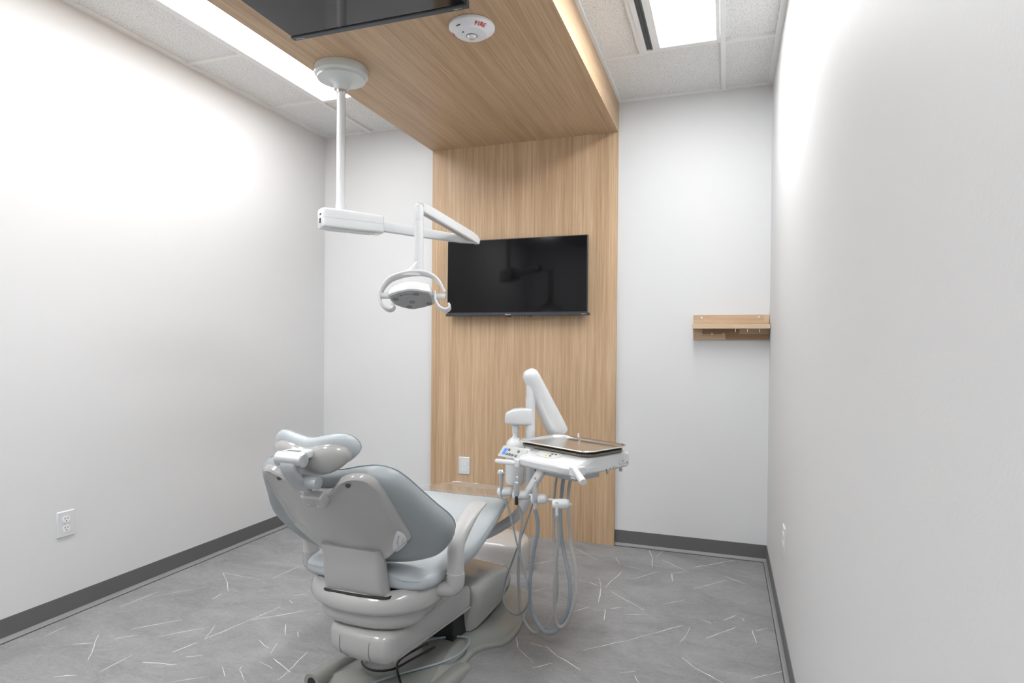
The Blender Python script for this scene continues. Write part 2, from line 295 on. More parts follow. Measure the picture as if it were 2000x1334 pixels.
# ---------------------------------------------------------------- outlets
def outlet(loc, rz, label):
    t = thing('electrical_outlet', label, 'electrical outlet', loc, rz, 'duplex electrical outlets')
    # local: +y out of the wall is -y ; plate in x-z plane, front towards -y
    R = rrect(.080, .116, .004, 3)
    g = G(); g.loft([[(u, 0, v) for u, v in R], [(u, -.0035, v) for u, v in R], [(p.x, -.0062, p.y) for p in inset(R, .0035)]]); g.build('cover_plate', WHITEM, t, smooth=25)
    for s in (.0205, -.0205):
        P = []
        for k in range(28):
            a = 2*math.pi*k/28; P.append((.0172*math.cos(a), max(-.0135, min(.0135, .0172*math.sin(a)))+s))
        g = G(); g.loft([[(u, -.006, v) for u, v in P], [(u, -.0085, v) for u, v in P]]); g.mi = 1
        g.bb((-.0075, -.0089, s+.001), (-.0052, -.0083, s+.0095)); g.bb((.0052, -.0089, s+.002), (.0075, -.0083, s+.009)); g.lathe([(0, 0), (.0026, 0), (.0026, .0004), (0, .0004)], (0, -.0083, s-.0065), (0, -1, 0), 12)
        g.build('receptacle', [PLUG, BLACK], t)
    G().lathe([(0, 0), (.003, 0), (.0028, .001), (0, .0012)], (0, -.006, 0), (0, -1, 0), 14).build('screw', WHITEM, t)
outlet((1.137, -DP, .424), 0, 'white duplex outlet on the oak wall panel under the television')
outlet((0, -1.895, .419), math.radians(90), 'white duplex outlet low on the left wall')
outlet((W, -1.085, .447), math.radians(-90), 'white duplex outlet low on the right wall, seen nearly edge on')

# ---------------------------------------------------------------- televisions
t = thing('television', 'black flat screen television on the oak wall panel', 'television', (1.508, -.075, 1.425))
G().bb((-.477, -.012, .010), (.470, .012, .497)).build('housing', BEZEL, t, bevel=.003)
G().bb((-.472, -.0135, .024), (.465, -.0118, .492)).build('screen', SCREEN, t)
G().bb((-.483, -.022, .0), (.483, .014, .016)).build('bottom_bezel', BEZEL, t, bevel=.002)
g = G(); text_mesh('Hisense', .0125, lambda x, y, h: (x-.045, -.0222-h, y+.0085), g); g.build('logo', SILVERT, t)
g = G(); text_mesh('Roku TV', .0085, lambda x, y, h: (x+.452, -.0222-h, y+.0085), g); g.build('label', SILVERT, t)
G().bb((-.07, -.014, -.009), (-.060, -.004, .0)).build('red_tag', RED, t); G().bb((-.05, -.016, -.006), (-.028, .004, .001)).build('receiver', BLACK, t); G().bb((.095, -.016, -.004), (.112, .004, .001)).build('button', BLACK, t)
G().bb((-.36, .012, .03), (.36, .032, .30)).build('rear_housing', BLACK, t, bevel=.005); G().bb((-.12, .028, .10), (.12, .0515, .34)).build('wall_bracket', DARKG, t)
t = thing('ceiling_television', 'black flat screen television mounted face down under the oak soffit', 'television', (1.4835, -1.73, 2.49))
G().bb((-.387, -.50, .0), (.387, .0, .030)).build('housing', BEZEL, t, bevel=.002)
G().bb((-.382, -.495, -.0015), (.382, -.022, .0005)).build('screen', SCREEN2, t)
G().bb((-.391, -.019, -.007), (.391, .006, .022)).build('bottom_bezel', BEZEL2, t, bevel=.003)
G().bb((-.18, -.42, .029), (.18, -.08, .066)).build('ceiling_bracket', DARKG, t)
g = G(); text_mesh('Hisense', .012, lambda x, y, h: (x-.352, -.0065-y, -.0073-h), g); g.build('logo', SILVERT, t)
g = G(); text_mesh('Roku TV', .009, lambda x, y, h: (x+.350, -.0065-y, -.0073-h), g); g.build('label', SILVERT, t)

# ---------------------------------------------------------------- ceiling alarm
t = thing('fire_alarm', 'round white ceiling fire alarm with red lettering under the oak soffit', 'fire alarm', (1.781, -1.478, ZS))
prof = [(0, 0), (.092, 0), (.095, -.004), (.095, -.012), (.091, -.018), (.064, -.036), (.058, -.039), (.030, -.042), (.026, -.042), (.0, -.042)]
G().lathe(prof, n=64).build('body', PLUG, t, smooth=30)
G().lathe([(.0, -.039), (.019, -.039), (.021, -.044), (.016, -.051), (.008, -.055), (0, -.0555)], n=10).build('strobe_lens', LENS, t, smooth=5)
G().lathe([(.019, -.041), (.0225, -.041), (.0225, -.0435), (.019, -.0435)], n=30).build('lens_ring', DARKG, t)
h0 = (.0785, -.0262); sl = Vector((.027, .018)).normalized()
for word0 in (-42, 177):
    g = G()
    for ch, a in zip('FIRE', (-13.5, -5, 4, 13.5)):
        th = math.radians(word0+a); er = Vector((math.cos(th), math.sin(th), 0)); et = Vector((-math.sin(th), math.cos(th), 0))
        upv = er*sl.x+Vector((0, 0, sl.y)); nrm = er*sl.y-Vector((0, 0, sl.x)); c = er*h0[0]+Vector((0, 0, h0[1]))
        text_mesh(ch, .0235, lambda x, y, h: c+et*x+upv*y+nrm*(h+.0012), g, bold=.0007)
    g.build('lettering', RED, t)
for th, r_, z_, w_ in ((math.radians(-112), .078, -.0268, .010), (math.radians(-118), .046, -.0408, .004)):
    er = Vector((math.cos(th), math.sin(th), 0)); et = Vector((-math.sin(th), math.cos(th), 0)); c = er*r_+Vector((0, 0, z_))
    R3 = Matrix((et, er*sl.x+Vector((0, 0, sl.y)), er*sl.y-Vector((0, 0, sl.x)))).transposed() if w_ > .005 else Matrix((et, er, Vector((0, 0, 1)))).transposed()
    G().box(c, (w_*2, .004, .003), R3).build('sounder_slot', BLACK, t)

# ---------------------------------------------------------------- wall shelf with pegs
t = thing('wall_shelf', 'small oak shelf with pegs on the back wall beside the right corner', 'wall shelf', (2.82, 0, 1.278))
g = G().bb((-.217, -.018, 0), (.199, 0, .146)); g.mi = 0; g.build('back_board', OAK_F, t, bevel=.001)
g = G().bb((.172, -.0185, .105), (.1985, -.012, .1455)); g.build('pale_stave', OAK_P, t)
G().bb((-.035, -.0186, .001), (.1985, -.012, .033)).build('dark_stave', OAK_D, t); G().bb((-.165, -.0187, .033), (.04, -.012, .0625)).build('dark_stave', OAK_D, t)
G().bb((-.218, -.115, .063), (.200, -.017, .087)).build('shelf_board', OAK_P, t, bevel=.0015)
for x in (-.17, .145): G().lathe([(0, 0), (.006, 0), (.006, .0012), (.003, .0018), (0, .0012)], (x, -.018, .130), (0, -1, 0), 16).build('screw', STEEL, t)
for x in (-.170, -.110, -.047): G().lathe([(0, 0), (.0055, 0), (.0055, .02), (.008, .024), (.008, .029), (0, .031)], (x, -.018, .033), (0, -1, 0), 16).build('peg', OAK_F, t)
for x in (.017, .081, .145): G().lathe([(0, 0), (.0018, 0), (.0018, .020), (0, .021)], (x, -.10, .064), (0, 0, -1), 10).build('hook', STEEL, t)
# ================================================================ DENTAL CHAIR
CH = thing('dental_chair', 'reclined pale blue and grey dental chair on a grey floor base', 'dental chair', (1.615, -1.9, 0), math.radians(-2))
LOC, LR = (.0142, -.1196, 0), math.radians(-6.5)       # the swivelled lower frame
def mir(P): return P+[(-x, y) for x, y in reversed(P) if abs(x) > 1e-6]
# floor plate
pl = mir([(0, -.03), (.12, -.03), (.222, -.025), (.232, .02), (.215, .20), (.180, .36), (.162, .46), (.180, .53), (.228, .590), (.236, .66), (.222, .76), (.172, .93), (.125, 1.05), (.085, 1.12), (0, 1.14)])
pl = [p[:2] for p in cr([(x, y, 0) for x, y in pl], 4, True)]
g = pad(pl, [(0, 0), (-.001, .006), (.001, .014), (.008, .020), (.018, .021), (.040, .026), (.062, .046)], lambda x, y, n: (x, y, n), front=.050, ctr=(0, .75))
g.build('base_plate', PLATE, CH, loc=LOC, rotz=LR, smooth=50)
for sx in (-1, 1):
    g = G(); P = cr([(sx*.205, -.035, .034), (sx*.200, .10, .036), (sx*.186, .24, .030), (sx*.170, .36, .012), (sx*.155, .46, -.012)] if sx < 0 else [(.205, -.035, .024), (.203, .06, .020), (.196, .16, .014), (.184, .27, .004), (.17, .38, -.014)], 5)
    rings = []
    for p in P:
        rings.append([p+Vector((x, 0, z)) for x, z in [(.036*math.copysign(abs(math.cos(a))**.7, math.cos(a)), .032*math.sin(a)) for a in [2*math.pi*k/18 for k in range(18)]]])
    g.loft(rings); g.mi = 1; g.lathe([(0, 0), (.019, 0), (.019, .001), (0, .001)], (sx*.205, -.035, .036), (0, -1, 0), 20)
    g.build('base_rail', [PLATE, BLACK], CH, loc=LOC, rotz=LR, smooth=50)
G().bb((-.085, .10, .028), (.085, .60, .040)).bb((-.080, .44, .04), (.080, .60, .225)).build('gap_shade_block', BLACK, CH, loc=LOC, rotz=LR, bevel=.004)  # black blocks stand in for the shaded gaps under housing and cover
# boat shaped base cover
g = G(); rings = []
for s, wb, wt, zt in ((.506, .070, .124, .240), (.510, .078, .134, .250), (.53, .098, .144, .257), (.58, .110, .148, .262), (.66, .111, .146, .263), (.74, .104, .140, .258), (.80, .096, .133, .250), (.845, .087, .125, .238), (.885, .075, .110, .212), (.915, .06, .09, .17), (.93, .04, .06, .12)):
    z0 = .046+.026*min(1, (s-.506)/.2)
    half = [(0, z0), (wb, z0), (wb+(wt-wb)*.35, z0+(zt-z0)*.3), (wt*.99, zt-.055), (wt*.97, zt-.022), (wt*.86, zt-.005), (wt*.62, zt), (0, zt+.001)]
    hp = [q for q in half]; full = hp+[(-x, z) for x, z in reversed(hp[1:-1])]
    rings.append([(x, s+(.03*(1-(z-z0)/(zt-z0)) if s < .52 else (.02*(1-(z-z0)/(zt-z0)) if s < .54 else 0)), z) for x, z in full])
g.loft(rings); g.build('base_cover', CHAIRD, CH, loc=LOC, rotz=LR, smooth=42, bevel=.004, seg=2)
# lift housing (lower box)
ob = mir([(0, -.052), (.06, -.049), (.105, -.040), (.128, -.022), (.136, .0), (.137, .025), (.137, .08), (.137, .20), (.137, .40), (.137, .465), (.130, .486), (.105, .49), (0, .49)])
ob = [p[:2] for p in cr([(x, y, 0) for x, y in ob], 3, True)]
pad(ob, [(.030, .163), (.010, .170), (.002, .185), (0, .205), (0, .250), (.006, .264), (.018, .271)], lambda x, y, n: (x, y+(.0 if n > .2 else (.2-n)*.35*(1 if y < .0 else 0)), n), back=.163, front=.271, caps=2, ctr=(0, .22)).build('lift_housing', CHAIRP, CH, loc=LOC, rotz=LR, smooth=40)
for x in (-.062, .064): G().tube([(x+.008, -.042, .262), (x+.001, -.0505, .240), (x, -.0503, .205), (x, -.040, .180)], .0007, 6).build('panel_seam', DARKG, CH, loc=LOC, rotz=LR)
for sx in (-1, 1): G().bb((sx*.1355, .03, .184), (sx*.1385, .48, .1865)).build('side_groove', CHAIRD, CH, loc=LOC, rotz=LR)
G().bb((-.126, .06, .25), (.126, .36, .31)).build('lift_neck', CHAIRP, CH, loc=LOC, rotz=LR, bevel=.01)
# under cover and yoke
def plan(P): return [p[:2] for p in cr([(x, y, 0) for x, y in mir(P)], 4, True)]
uc = plan([(0, -.165), (.08, -.158), (.15, -.128), (.195, -.07), (.20, 0), (.17, .14), (0, .20)])
pad(uc, [(.045, .270), (.018, .278), (.004, .292), (0, .31), (0, .34)], lambda x, y, n: (x, y, n), back=.268, front=.33, caps=2).build('under_cover', CHAIRP, CH, smooth=45)
yk = plan([(0, -.188), (.09, -.180), (.17, -.150), (.232, -.090), (.252, -.020), (.240, .10), (.20, .24), (0, .27)])
yoke = pad(yk, [(.05, .324), (.020, .329), (.005, .340), (0, .350), (.003, .372), (.014, .390), (.034, .402), (.05, .400)], lambda x, y, n: (x, y, n+.012*(x/.25)**2+(.02*max(0, x/.25)**2 if n > .36 else 0)), back=.324, front=.372, caps=5, ctr=(0, .03)).build('seat_yoke', CHAIRP, CH, smooth=50)
# black tube painting the shaded gap where the stem drops into the yoke
dg_ = plan([(0, -.163), (.10, -.163), (.138, -.150), (.145, -.12), (.13, -.09), (0, -.085)])
G().tube([(x, y, .3945+.004*(x/.14)) for x, y in cr([(-.122, -.13), (-.120, -.150), (-.112, -.160), (-.06, -.166), (.03, -.169), (.11, -.164), (.136, -.152), (.140, -.12), (.136, -.09)], 4)], .0048, 8).build('stem_gap_shade', BLACK, CH)
# back stem
g = G(); rings = []
for z, s, hw, th in ((.372, -.124, .126, .024), (.385, -.126, .127, .026), (.405, -.134, .123, .028), (.44, -.144, .119, .030), (.48, -.150, .118, .030), (.52, -.158, .119, .028), (.56, -.175, .115, .022)):
    rings.append([(x, s+y, z-.0*y-.018*(1-(x/.13)**2)*(1 if z < .40 else .2)) for x, y in rrect(hw*2, th*2, min(th*.9, .022), 5)])
g.loft(rings).build('back_stem', CHAIRP, CH, smooth=50)
# seat and leg rest
def superring(s, w, z0, z1, e=3.2, n=40, dish=.0, tilt=0):
    out = []; zc, h = (z0+z1)/2, (z1-z0)/2
    for k in range(n):
        a = 2*math.pi*k/n; c, q = math.cos(a), math.sin(a)
        x = math.copysign(abs(c)**(2/e), c)*w; z = math.copysign(abs(q)**(2/e), q)*h
        d = -dish*(1-(x/w)**2) if q > 0 else .0
        out.append((x, s+tilt*z, zc+z+d))
    return out
st = [(-.118, .17, .425, .455), (-.114, .215, .415, .463), (-.100, .238, .406, .470), (-.07, .254, .400, .477), (-.02, .264, .398, .482), (.08, .270, .396, .489), (.20, .272, .396, .501), (.30, .272, .408, .518), (.40, .268, .434, .540), (.46, .266, .456, .552), (.53, .262, .486, .564), (.60, .255, .508, .569), (.67, .244, .518, .569), (.74, .231, .518, .564), (.81, .217, .514, .557), (.87, .203, .510, .550), (.905, .185, .512, .544), (.922, .15, .520, .538)]
st = [tuple(p) for p in (lambda A: [A[i] for i in range(len(A))])(st)]
def interp(S, n=3):
    out = []
    for i in range(len(S)-1):
        p0 = S[max(i-1, 0)]; p1, p2 = S[i], S[i+1]; p3 = S[min(i+2, len(S)-1)]
        for k in range(n):
            t = k/n; out.append(tuple(.5*((2*b)+(-a+c)*t+(2*a-5*b+4*c-d)*t*t+(-a+3*b-3*c+d)*t**3) for a, b, c, d in zip(p0, p1, p2, p3)))
    return out+[S[-1]]
SI = interp(st)
g = G().loft([superring(s, w_, z0, z1, 3.4 if s < .3 else 2.8, dish=.012 if -.05 < s < .86 else 0) for s, w_, z0, z1 in SI])
seat = g.build('seat_cushion', VINYL, CH, smooth=60)
# stitched seam round the seat: follows the cushion side
sm = [(x, s, z0+(z1-z0)*.66) for s, w_, z0, z1 in SI if s < .62 for x in (w_*.985,)]
sm2 = [(-x, s, z) for x, s, z in reversed(sm)]
G().tube(sm2+[(-.12, -.1165, .452), (0, -.117, .4525), (.12, -.1165, .452)]+sm, .0014, 6).build('seat_piping', SEAM, CH)
# clear protective film over the foot end
fl = [(s, w_+.0025, z0-.002, z1+.0025) for s, w_, z0, z1 in SI if s > .615]
G().loft([superring(s, w_, z0, z1, 2.9, dish=.012 if s < .86 else 0) for s, w_, z0, z1 in fl], cap=True).build('foot_cover', FILM, CH, smooth=60)
for x0, x1, s0, zz in ((-.150, -.085, .888, .5465), (-.06, .02, .885, .5468)): G().tube([(x0, s0, zz), ((x0+x1)/2, s0+.004, zz+.002), (x1, s0-.003, zz)], .0022, 6).build('foot_cover_glint', WHITE, CH)  # white strips painted as the highlights along the film's far edge
G().bb((-.13, .10, .352), (.13, .60, .40)).build('seat_frame', DARKG, CH, bevel=.01)
# backrest
DV, DN = Vector((0, -.608, .794)), Vector((0, .794, .608)); B0 = Vector((0, -.15, .50))
def bmap(c):
    return lambda t, v, n: B0+Vector((t, 0, 0))+DV*v+DN*(n+c*t*t+(.9*(max(0, -v))**1.5 if v < 0 else 0))
sh = plan([(0, .352), (.050, .354), (.078, .374), (.11, .406), (.155, .418), (.195, .400), (.218, .345), (.226, .27), (.232, .19), (.236, .125), (.225, .10), (.18, .065), (.125, .018), (.06, -.012), (0, -.020)][::1])
pad(sh, [(.030, .006), (.020, .002), (.007, -.002), (0, .004), (0, .02)], bmap(.75), back=.006, front=.02, caps=5, ctr=(0, .20)).build('back_shell', CHAIRP, CH, smooth=50)
g = pad(plan([(0, .364), (.06, .371), (.12, .386), (.185, .393), (.235, .375), (.266, .335), (.296, .268), (.325, .20), (.352, .14), (.354, .085), (.325, .03), (.26, -.02), (.16, -.055), (0, -.07)]),
        [(.05, .030), (.02, .032), (.004, .042), (0, .058), (0, .075), (.008, .093), (.022, .102)], bmap(.36), back=.028, front=.108, caps=5, ctr=(0, .15))
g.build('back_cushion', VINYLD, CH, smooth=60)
pf = inset(plan([(0, .364), (.06, .371), (.12, .386), (.185, .393), (.235, .375), (.266, .335), (.296, .268), (.325, .20), (.352, .14), (.354, .085), (.325, .03), (.26, -.02), (.16, -.055), (0, -.07)]), .0045)
ff = bmap(.36); pts = [ff(p.x, p.y, .0885) for p in pf]; G().tube(pts+[pts[0]], .0014, 6).build('back_piping', SEAM, CH)
for x in (-.128, .128):
    c = bmap(.75)(x, .385, .004); G().lathe([(0, .0), (.0075, .0), (.0075, .0045), (.0045, .0045), (.004, .003), (0, .003)], c, -DN, 18).build('shell_screw', DARKG, CH)
# maker's emblem plate at the lower right of the shell
ep = [p[:2] for p in cr([(.205, .155, 0), (.222, .140, 0), (.222, .105, 0), (.200, .078, 0), (.176, .060, 0), (.165, .066, 0), (.172, .095, 0), (.188, .130, 0)], 4, True)]
g = pad(ep, [(0, .008), (0, .0002), (.0015, -.0008)], bmap(.75), front=-.001, caps=1)
g.mi = 1; fm = bmap(.75)
g.tube([fm(.206, .138, -.0012), fm(.197, .118, -.0012), fm(.191, .108, -.0012), fm(.188, .085, -.0012)], .0012, 6); g.tube([fm(.216, .125, -.0012), fm(.204, .098, -.0012), fm(.198, .082, -.0012)], .0009, 6)
g.build('emblem', [WHITEM, GALU], CH)
# headrest
HV = Vector((0, -.34, .94)); HN = Vector((0, .94, .34)); H0 = Vector((0, -.405, .905))
hm = lambda c, k=1: (lambda t, v, n: H0+Vector((t, 0, 0))+HV*v+HN*(n+c*t*t))
hc = plan([(0, .036), (.05, .044), (.095, .050), (.130, .040), (.150, .012), (.146, -.018), (.11, -.045), (.06, -.062), (0, -.066)])
pad(hc, [(.020, .008), (.004, .012), (0, .024), (0, .036), (.006, .047), (.018, .053)], hm(1.4), back=.006, front=.046, caps=4, ctr=(0, -.01)).build('headrest_cushion', VINYL, CH, smooth=60)
pf = inset(hc, .003); pts = [hm(1.4)(p.x, p.y, .043) for p in pf]; G().tube(pts+[pts[0]], .0012, 6).build('headrest_piping', SEAM, CH)
hs_ = plan([(0, .018), (.05, .028), (.09, .030), (.125, .018), (.138, -.005), (.128, -.030), (.09, -.055), (.05, -.068), (0, -.070)])
pad(hs_, [(.018, -.016), (.006, -.010), (0, .0), (0, .014)], hm(1.4), back=-.022, front=.014, caps=4, ctr=(0, -.02)).build('headrest_shell', CHAIRP, CH, smooth=50)
# hinge: wide upper barrel, curved link, lower barrel, foot block
G().lathe([(0, -.048), (.018, -.048), (.0215, -.045), (.0222, -.02), (.0222, .02), (.0215, .045), (.018, .048), (0, .0485)], (0, -.468, .900), (1, 0, 0), 32).build('upper_hinge', ALU, CH, smooth=30)
g = G(); rings = [[(x, -.468+y, z) for x, y, z in [(-.040, 0, 0), (.040, 0, 0), (.040, .060, 0), (-.040, .060, 0)]] for z in (.905,)]
G().bb((-.040, -.470, .900), (.040, -.400, .9222)).build('hinge_bridge', WHITEM, CH, bevel=.004)
G().bb((-.022, -.4600, .9222), (.022, -.450, .9232)).build('hinge_slot', DARKG, CH)
g = G(); P = cr([(.002, -.474, .905), (.002, -.480, .880), (.002, -.466, .855), (.002, -.448, .834), (.002, -.425, .815), (.002, -.408, .802)], 5); rings = []
for i, p in enumerate(P):
    t_ = (P[min(i+1, len(P)-1)]-P[max(i-1, 0)]).normalized(); nn = Vector((1, 0, 0)).cross(t_); rings.append([p+Vector((x, 0, 0))+nn*y for x, y in rrect(.052, .020, .006, 3)])
g.loft(rings).build('hinge_link', GALU, CH, smooth=40)
G().lathe([(0, -.036), (.015, -.036), (.019, -.033), (.0195, .034), (.0185, .040), (0, .041)], (.026, -.428, .828), (1, 0, 0), 28).build('lower_hinge', GALU, CH, smooth=30)
c = bmap(.75)(.004, .350, -.020); RB = Matrix(((1, 0, 0), (0, -.608, .794), (0, .794, .608))).transposed()
G().box(c+Vector((.012, 0, 0)), (.074, .050, .034), RB).build('hinge_block', CHAIRD, CH, bevel=.006)
for x in (-.006, .028): G().lathe([(0, 0), (.0042, 0), (.0042, .001), (.002, .0012), (0, -.001)], c+Vector((x, 0, 0))-DN*.0168+DV*(-.010), -DN, 14).build('hinge_screw', STEEL, CH)
# armrests
for sx in (-1, 1):
    X = sx*.304; g = G(); rings = []
    for s, z, th, ang in ((0, .452, .029, 90), (0, .50, .029, 90), (.0, .530, .029, 88), (.006, .552, .0285, 74), (.020, .572, .027, 58), (.042, .590, .0235, 44), (.072, .608, .0185, 34), (.105, .624, .014, 27), (.140, .637, .011, 18), (.172, .644, .009, 8), (.200, .646, .0078, 0), (.207, .646, .005, 0)):
        a = math.radians(ang); t_ = Vector((0, math.cos(a), math.sin(a))); nn = Vector((0, -math.sin(a), math.cos(a))); hw = (.029+.004*min(1, max(0, s/.05))) if s < .19 else (.029 if s < .203 else .022)
        rings.append([Vector((X, s, z))+Vector((hw*math.copysign(abs(math.cos(q))**(1 if ang > 70 else .75), math.cos(q)), 0, 0))+nn*th*math.copysign(abs(math.sin(q))**(1 if ang > 70 else .8), math.sin(q)) for q in [2*math.pi*k/24 for k in range(24)]])
    g.loft(rings).build('armrest', ARMP, CH, smooth=50)
    P = cr([(X, 0, .453), (X, 0, .430), (X-sx*.003, 0, .412), (X-sx*.020, -.003, .398), (X-sx*.055, -.008, .394), (X-sx*.10, -.014, .394)], 5)
    G().tube(P, [.0315-.0085*max(0, (i-9)/(len(P)-10)) for i in range(len(P))], 20).build('armrest_bracket', CHAIRD, CH, smooth=45)
G().bb((.205, .02, .362), (.235, .05, .378)).build('switch_tab', WHITE, CH, bevel=.002)
# ---------------------------------------------------------------- junction cover behind the base
t = thing('junction_box_cover', 'grey moulded floor box cover with painted-in beige wood reflection behind the dental chair base', 'floor box cover', (1.59, -.683, 0))
pd = [(-.170, 0), (-.06, -.006), (.06, -.006), (.170, 0)]+[(.172*math.cos(a), .10+.21*math.sin(a)) for a in [math.radians(q) for q in range(8, 173, 12)]]
pad(pd, [(0, 0), (0, .10), (.001, .128), (.007, .142), (.018, .149)], lambda x, y, n: (x, y, n), front=.168, caps=4, ctr=(0, .13)).build('cover', PODM, t, smooth=45)
G().lathe([(0, 0), (.012, 0), (.012, .006), (0, .006)], (.1, .0, 0), n=12).build('foot', BLACK, t)
# ---------------------------------------------------------------- cables on the base
def cable(name, pts, r, m_, label, cat):
    a = Vector(pts[0]); o = G().tube([Vector(p)-a for p in cr(pts, 6)], r, 10).build(name, m_); o.location = a; tag(o, label, cat); return o
cable('power_cable', [(1.60, -1.70, .075), (1.545, -1.76, .070), (1.522, -1.83, .062), (1.535, -1.885, .060), (1.60, -1.915, .060), (1.665, -1.885, .062), (1.70, -1.80, .066), (1.74, -1.70, .070)], .0042, RUBBER, 'black power cable looped on the chair base under the lift housing', 'cable')
cable('power_cable', [(1.72, -1.72, .09), (1.672, -1.80, .075), (1.664, -1.845, .070), (1.684, -1.894, .072), (1.744, -1.972, .066), (1.79, -2.03, .058)], .0045, RUBBER, 'black cable crossing over the grey tube toward the front of the base', 'cable')
cable('grey_tube', [(1.66, -1.66, .060), (1.72, -1.60, .058), (1.785, -1.558, .054), (1.822, -1.562, .052), (1.838, -1.61, .050), (1.832, -1.69, .050), (1.80, -1.765, .052), (1.745, -1.84, .055), (1.695, -1.90, .056), (1.65, -1.965, .056), (1.61, -2.05, .058)], .0042, HOSEB, 'thin blue grey air tube looping on the chair base', 'tube')
# ================================================================ DELIVERY UNIT
DR = math.radians(-28.8)
DU = thing('delivery_unit', 'white dental delivery unit on a post with keypads and handpiece holders', 'dental delivery unit', (2.175, -1.296, 0), DR)
def wl(x, y, z):      # room point -> unit frame
    dx, dy = x-2.175, y+1.296; c, s_ = math.cos(DR), math.sin(DR); return Vector((dx*c+dy*s_, -dx*s_+dy*c, z))
def cl(t, s, z):      # chair frame -> unit frame
    a = math.radians(2); return wl(1.615+t*math.cos(a)+s*math.sin(a), -1.9-t*math.sin(a)+s*math.cos(a), z)
PT = cl(.310, .75, 0)
G().tube([PT+Vector((0, 0, .60)), PT+Vector((0, 0, 1.0))], .0215, 24).build('post', WHITEM, DU)
G().tube([PT+Vector((0, 0, 1.0)), PT+Vector((0, 0, 1.085))], .0205, 24).build('post_collar', WHITE, DU)
G().tube(cr([cl(.08, .72, .345), cl(.14, .745, .375), cl(.20, .75, .415), cl(.255, .75, .462), cl(.292, .75, .525), cl(.308, .75, .585), cl(.310, .75, .64)], 6), .0225, 20).build('support_arm', WHITEM, DU, smooth=60)
# big balanced arm
A0 = PT+Vector((0, 0, 1.098)); A1 = Vector((-.238, .158, .846)); ax = (A1-A0).normalized()
g = G(); L = (A1-A0).length; side = ax.cross(Vector((0, 0, 1))).normalized(); upn = side.cross(ax); rings = []
for d, r, k in [(-.030, .012, 1), (-.026, .024, 1), (-.014, .034, 1), (0, .038, 1), (.03, .0395, 1), (L*.5, .044, 1), (L-.03, .048, 1), (L, .0485, 1), (L+.022, .047, 1)]:
    rings.append([A0+ax*d+side*math.cos(a)*r+upn*math.sin(a)*r+(ax*(-.045*max(0, math.cos(a+math.radians(200))))*(1 if d > L else 0)) for a in [2*math.pi*q/32 for q in range(32)]])
g.loft(rings).build('balance_arm', WHITE, DU, smooth=50)
G().tube([A1+Vector((0, 0, -.01)), Vector((-.225, .165, .760))], .022, 20).build('arm_pivot', WHITEM, DU)
G().bb((-.245, .125, .752), (-.10, .150, .785)).build('pivot_bracket', WHITEM, DU, bevel=.006)
G().tube([Vector((-.085, .140, .845)), Vector((-.085, .140, .825))], .004, 10).build('pivot_pin', STEEL, DU)
# bottle and its bracket
BT = cl(.243, .735, 0)
g = G(); rings = []
P0 = BT; P1 = PT
dirv = (P1-P0).normalized(); nrmv = Vector((-dirv.y, dirv.x, 0))
for u_, hw, zb, zt in ((-.045, .030, .882, .918), (-.040, .038, .879, .930), (-.012, .043, .877, .945), (.02, .040, .876, .950), (.06, .030, .875, .951), (.078, .026, .875, .951)):
    rings.append([P0+dirv*u_+nrmv*x+Vector((0, 0, z)) for x, z in rrect(hw*2, zt-zb, .012, 3, (0, (zt+zb)/2))])
g.loft(rings).build('bottle_bracket', WHITEM, DU, smooth=45)
g = G().lathe([(0, .598), (.030, .598), (.040, .606), (.0435, .62), (.0435, .762), (.0425, .780), (.038, .796), (.028, .808), (.017, .815), (.0125, .822), (.0125, .840), (0, .842)], BT, n=36); g.build('water_bottle', BOTTLE, DU, smooth=50)
G().lathe([(0, .836), (.0155, .836), (.0158, .870), (.012, .872), (.011, .884), (0, .884)], BT, n=28).build('bottle_cap', WHITE, DU, smooth=40)
# instrument body
g = G(); rings = []
for a, f_, zt, zb, bk in ((-.128, -.150, .793, .748, .150), (-.122, -.188, .800, .742, .160), (-.105, -.203, .803, .738, .165), (.00, -.208, .804, .737, .168), (.12, -.208, .804, .738, .168), (.172, -.203, .803, .742, .166), (.190, -.190, .800, .745, .163), (.197, -.165, .794, .752, .155)):
    m_ = (zt+zb)/2
    bk -= .018; sec = [(f_+.010, zb-.001), (f_+.001, zb+.008), (f_-.003, m_-.006), (f_-.001, zt-.034), (f_+.008, zt-.025), (f_+.034, zt-.017), (f_+.078, zt-.004), (f_+.10, zt), (bk-.015, zt), (bk-.003, zt-.004), (bk, zt-.012), (bk, zb+.002), (bk-.01, zb-.006), (bk-.10, zb-.008), (f_+.09, zb-.008), (f_+.04, zb-.005)]
    rings.append([(a, b, z) for b, z in sec])
g.loft(rings).build('instrument_body', WHITE, DU, smooth=32, bevel=.003, seg=2)
G().bb((-.03, -.165, .712), (.172, -.02, .738)).build('underside_tray', GALU, DU, bevel=.006)
for x in (-.045, -.02): G().lathe([(0, 0), (.006, 0), (.006, .022), (0, .022)], (x, -.165, .7205), n=12).build('control_knob', DARKG, DU)
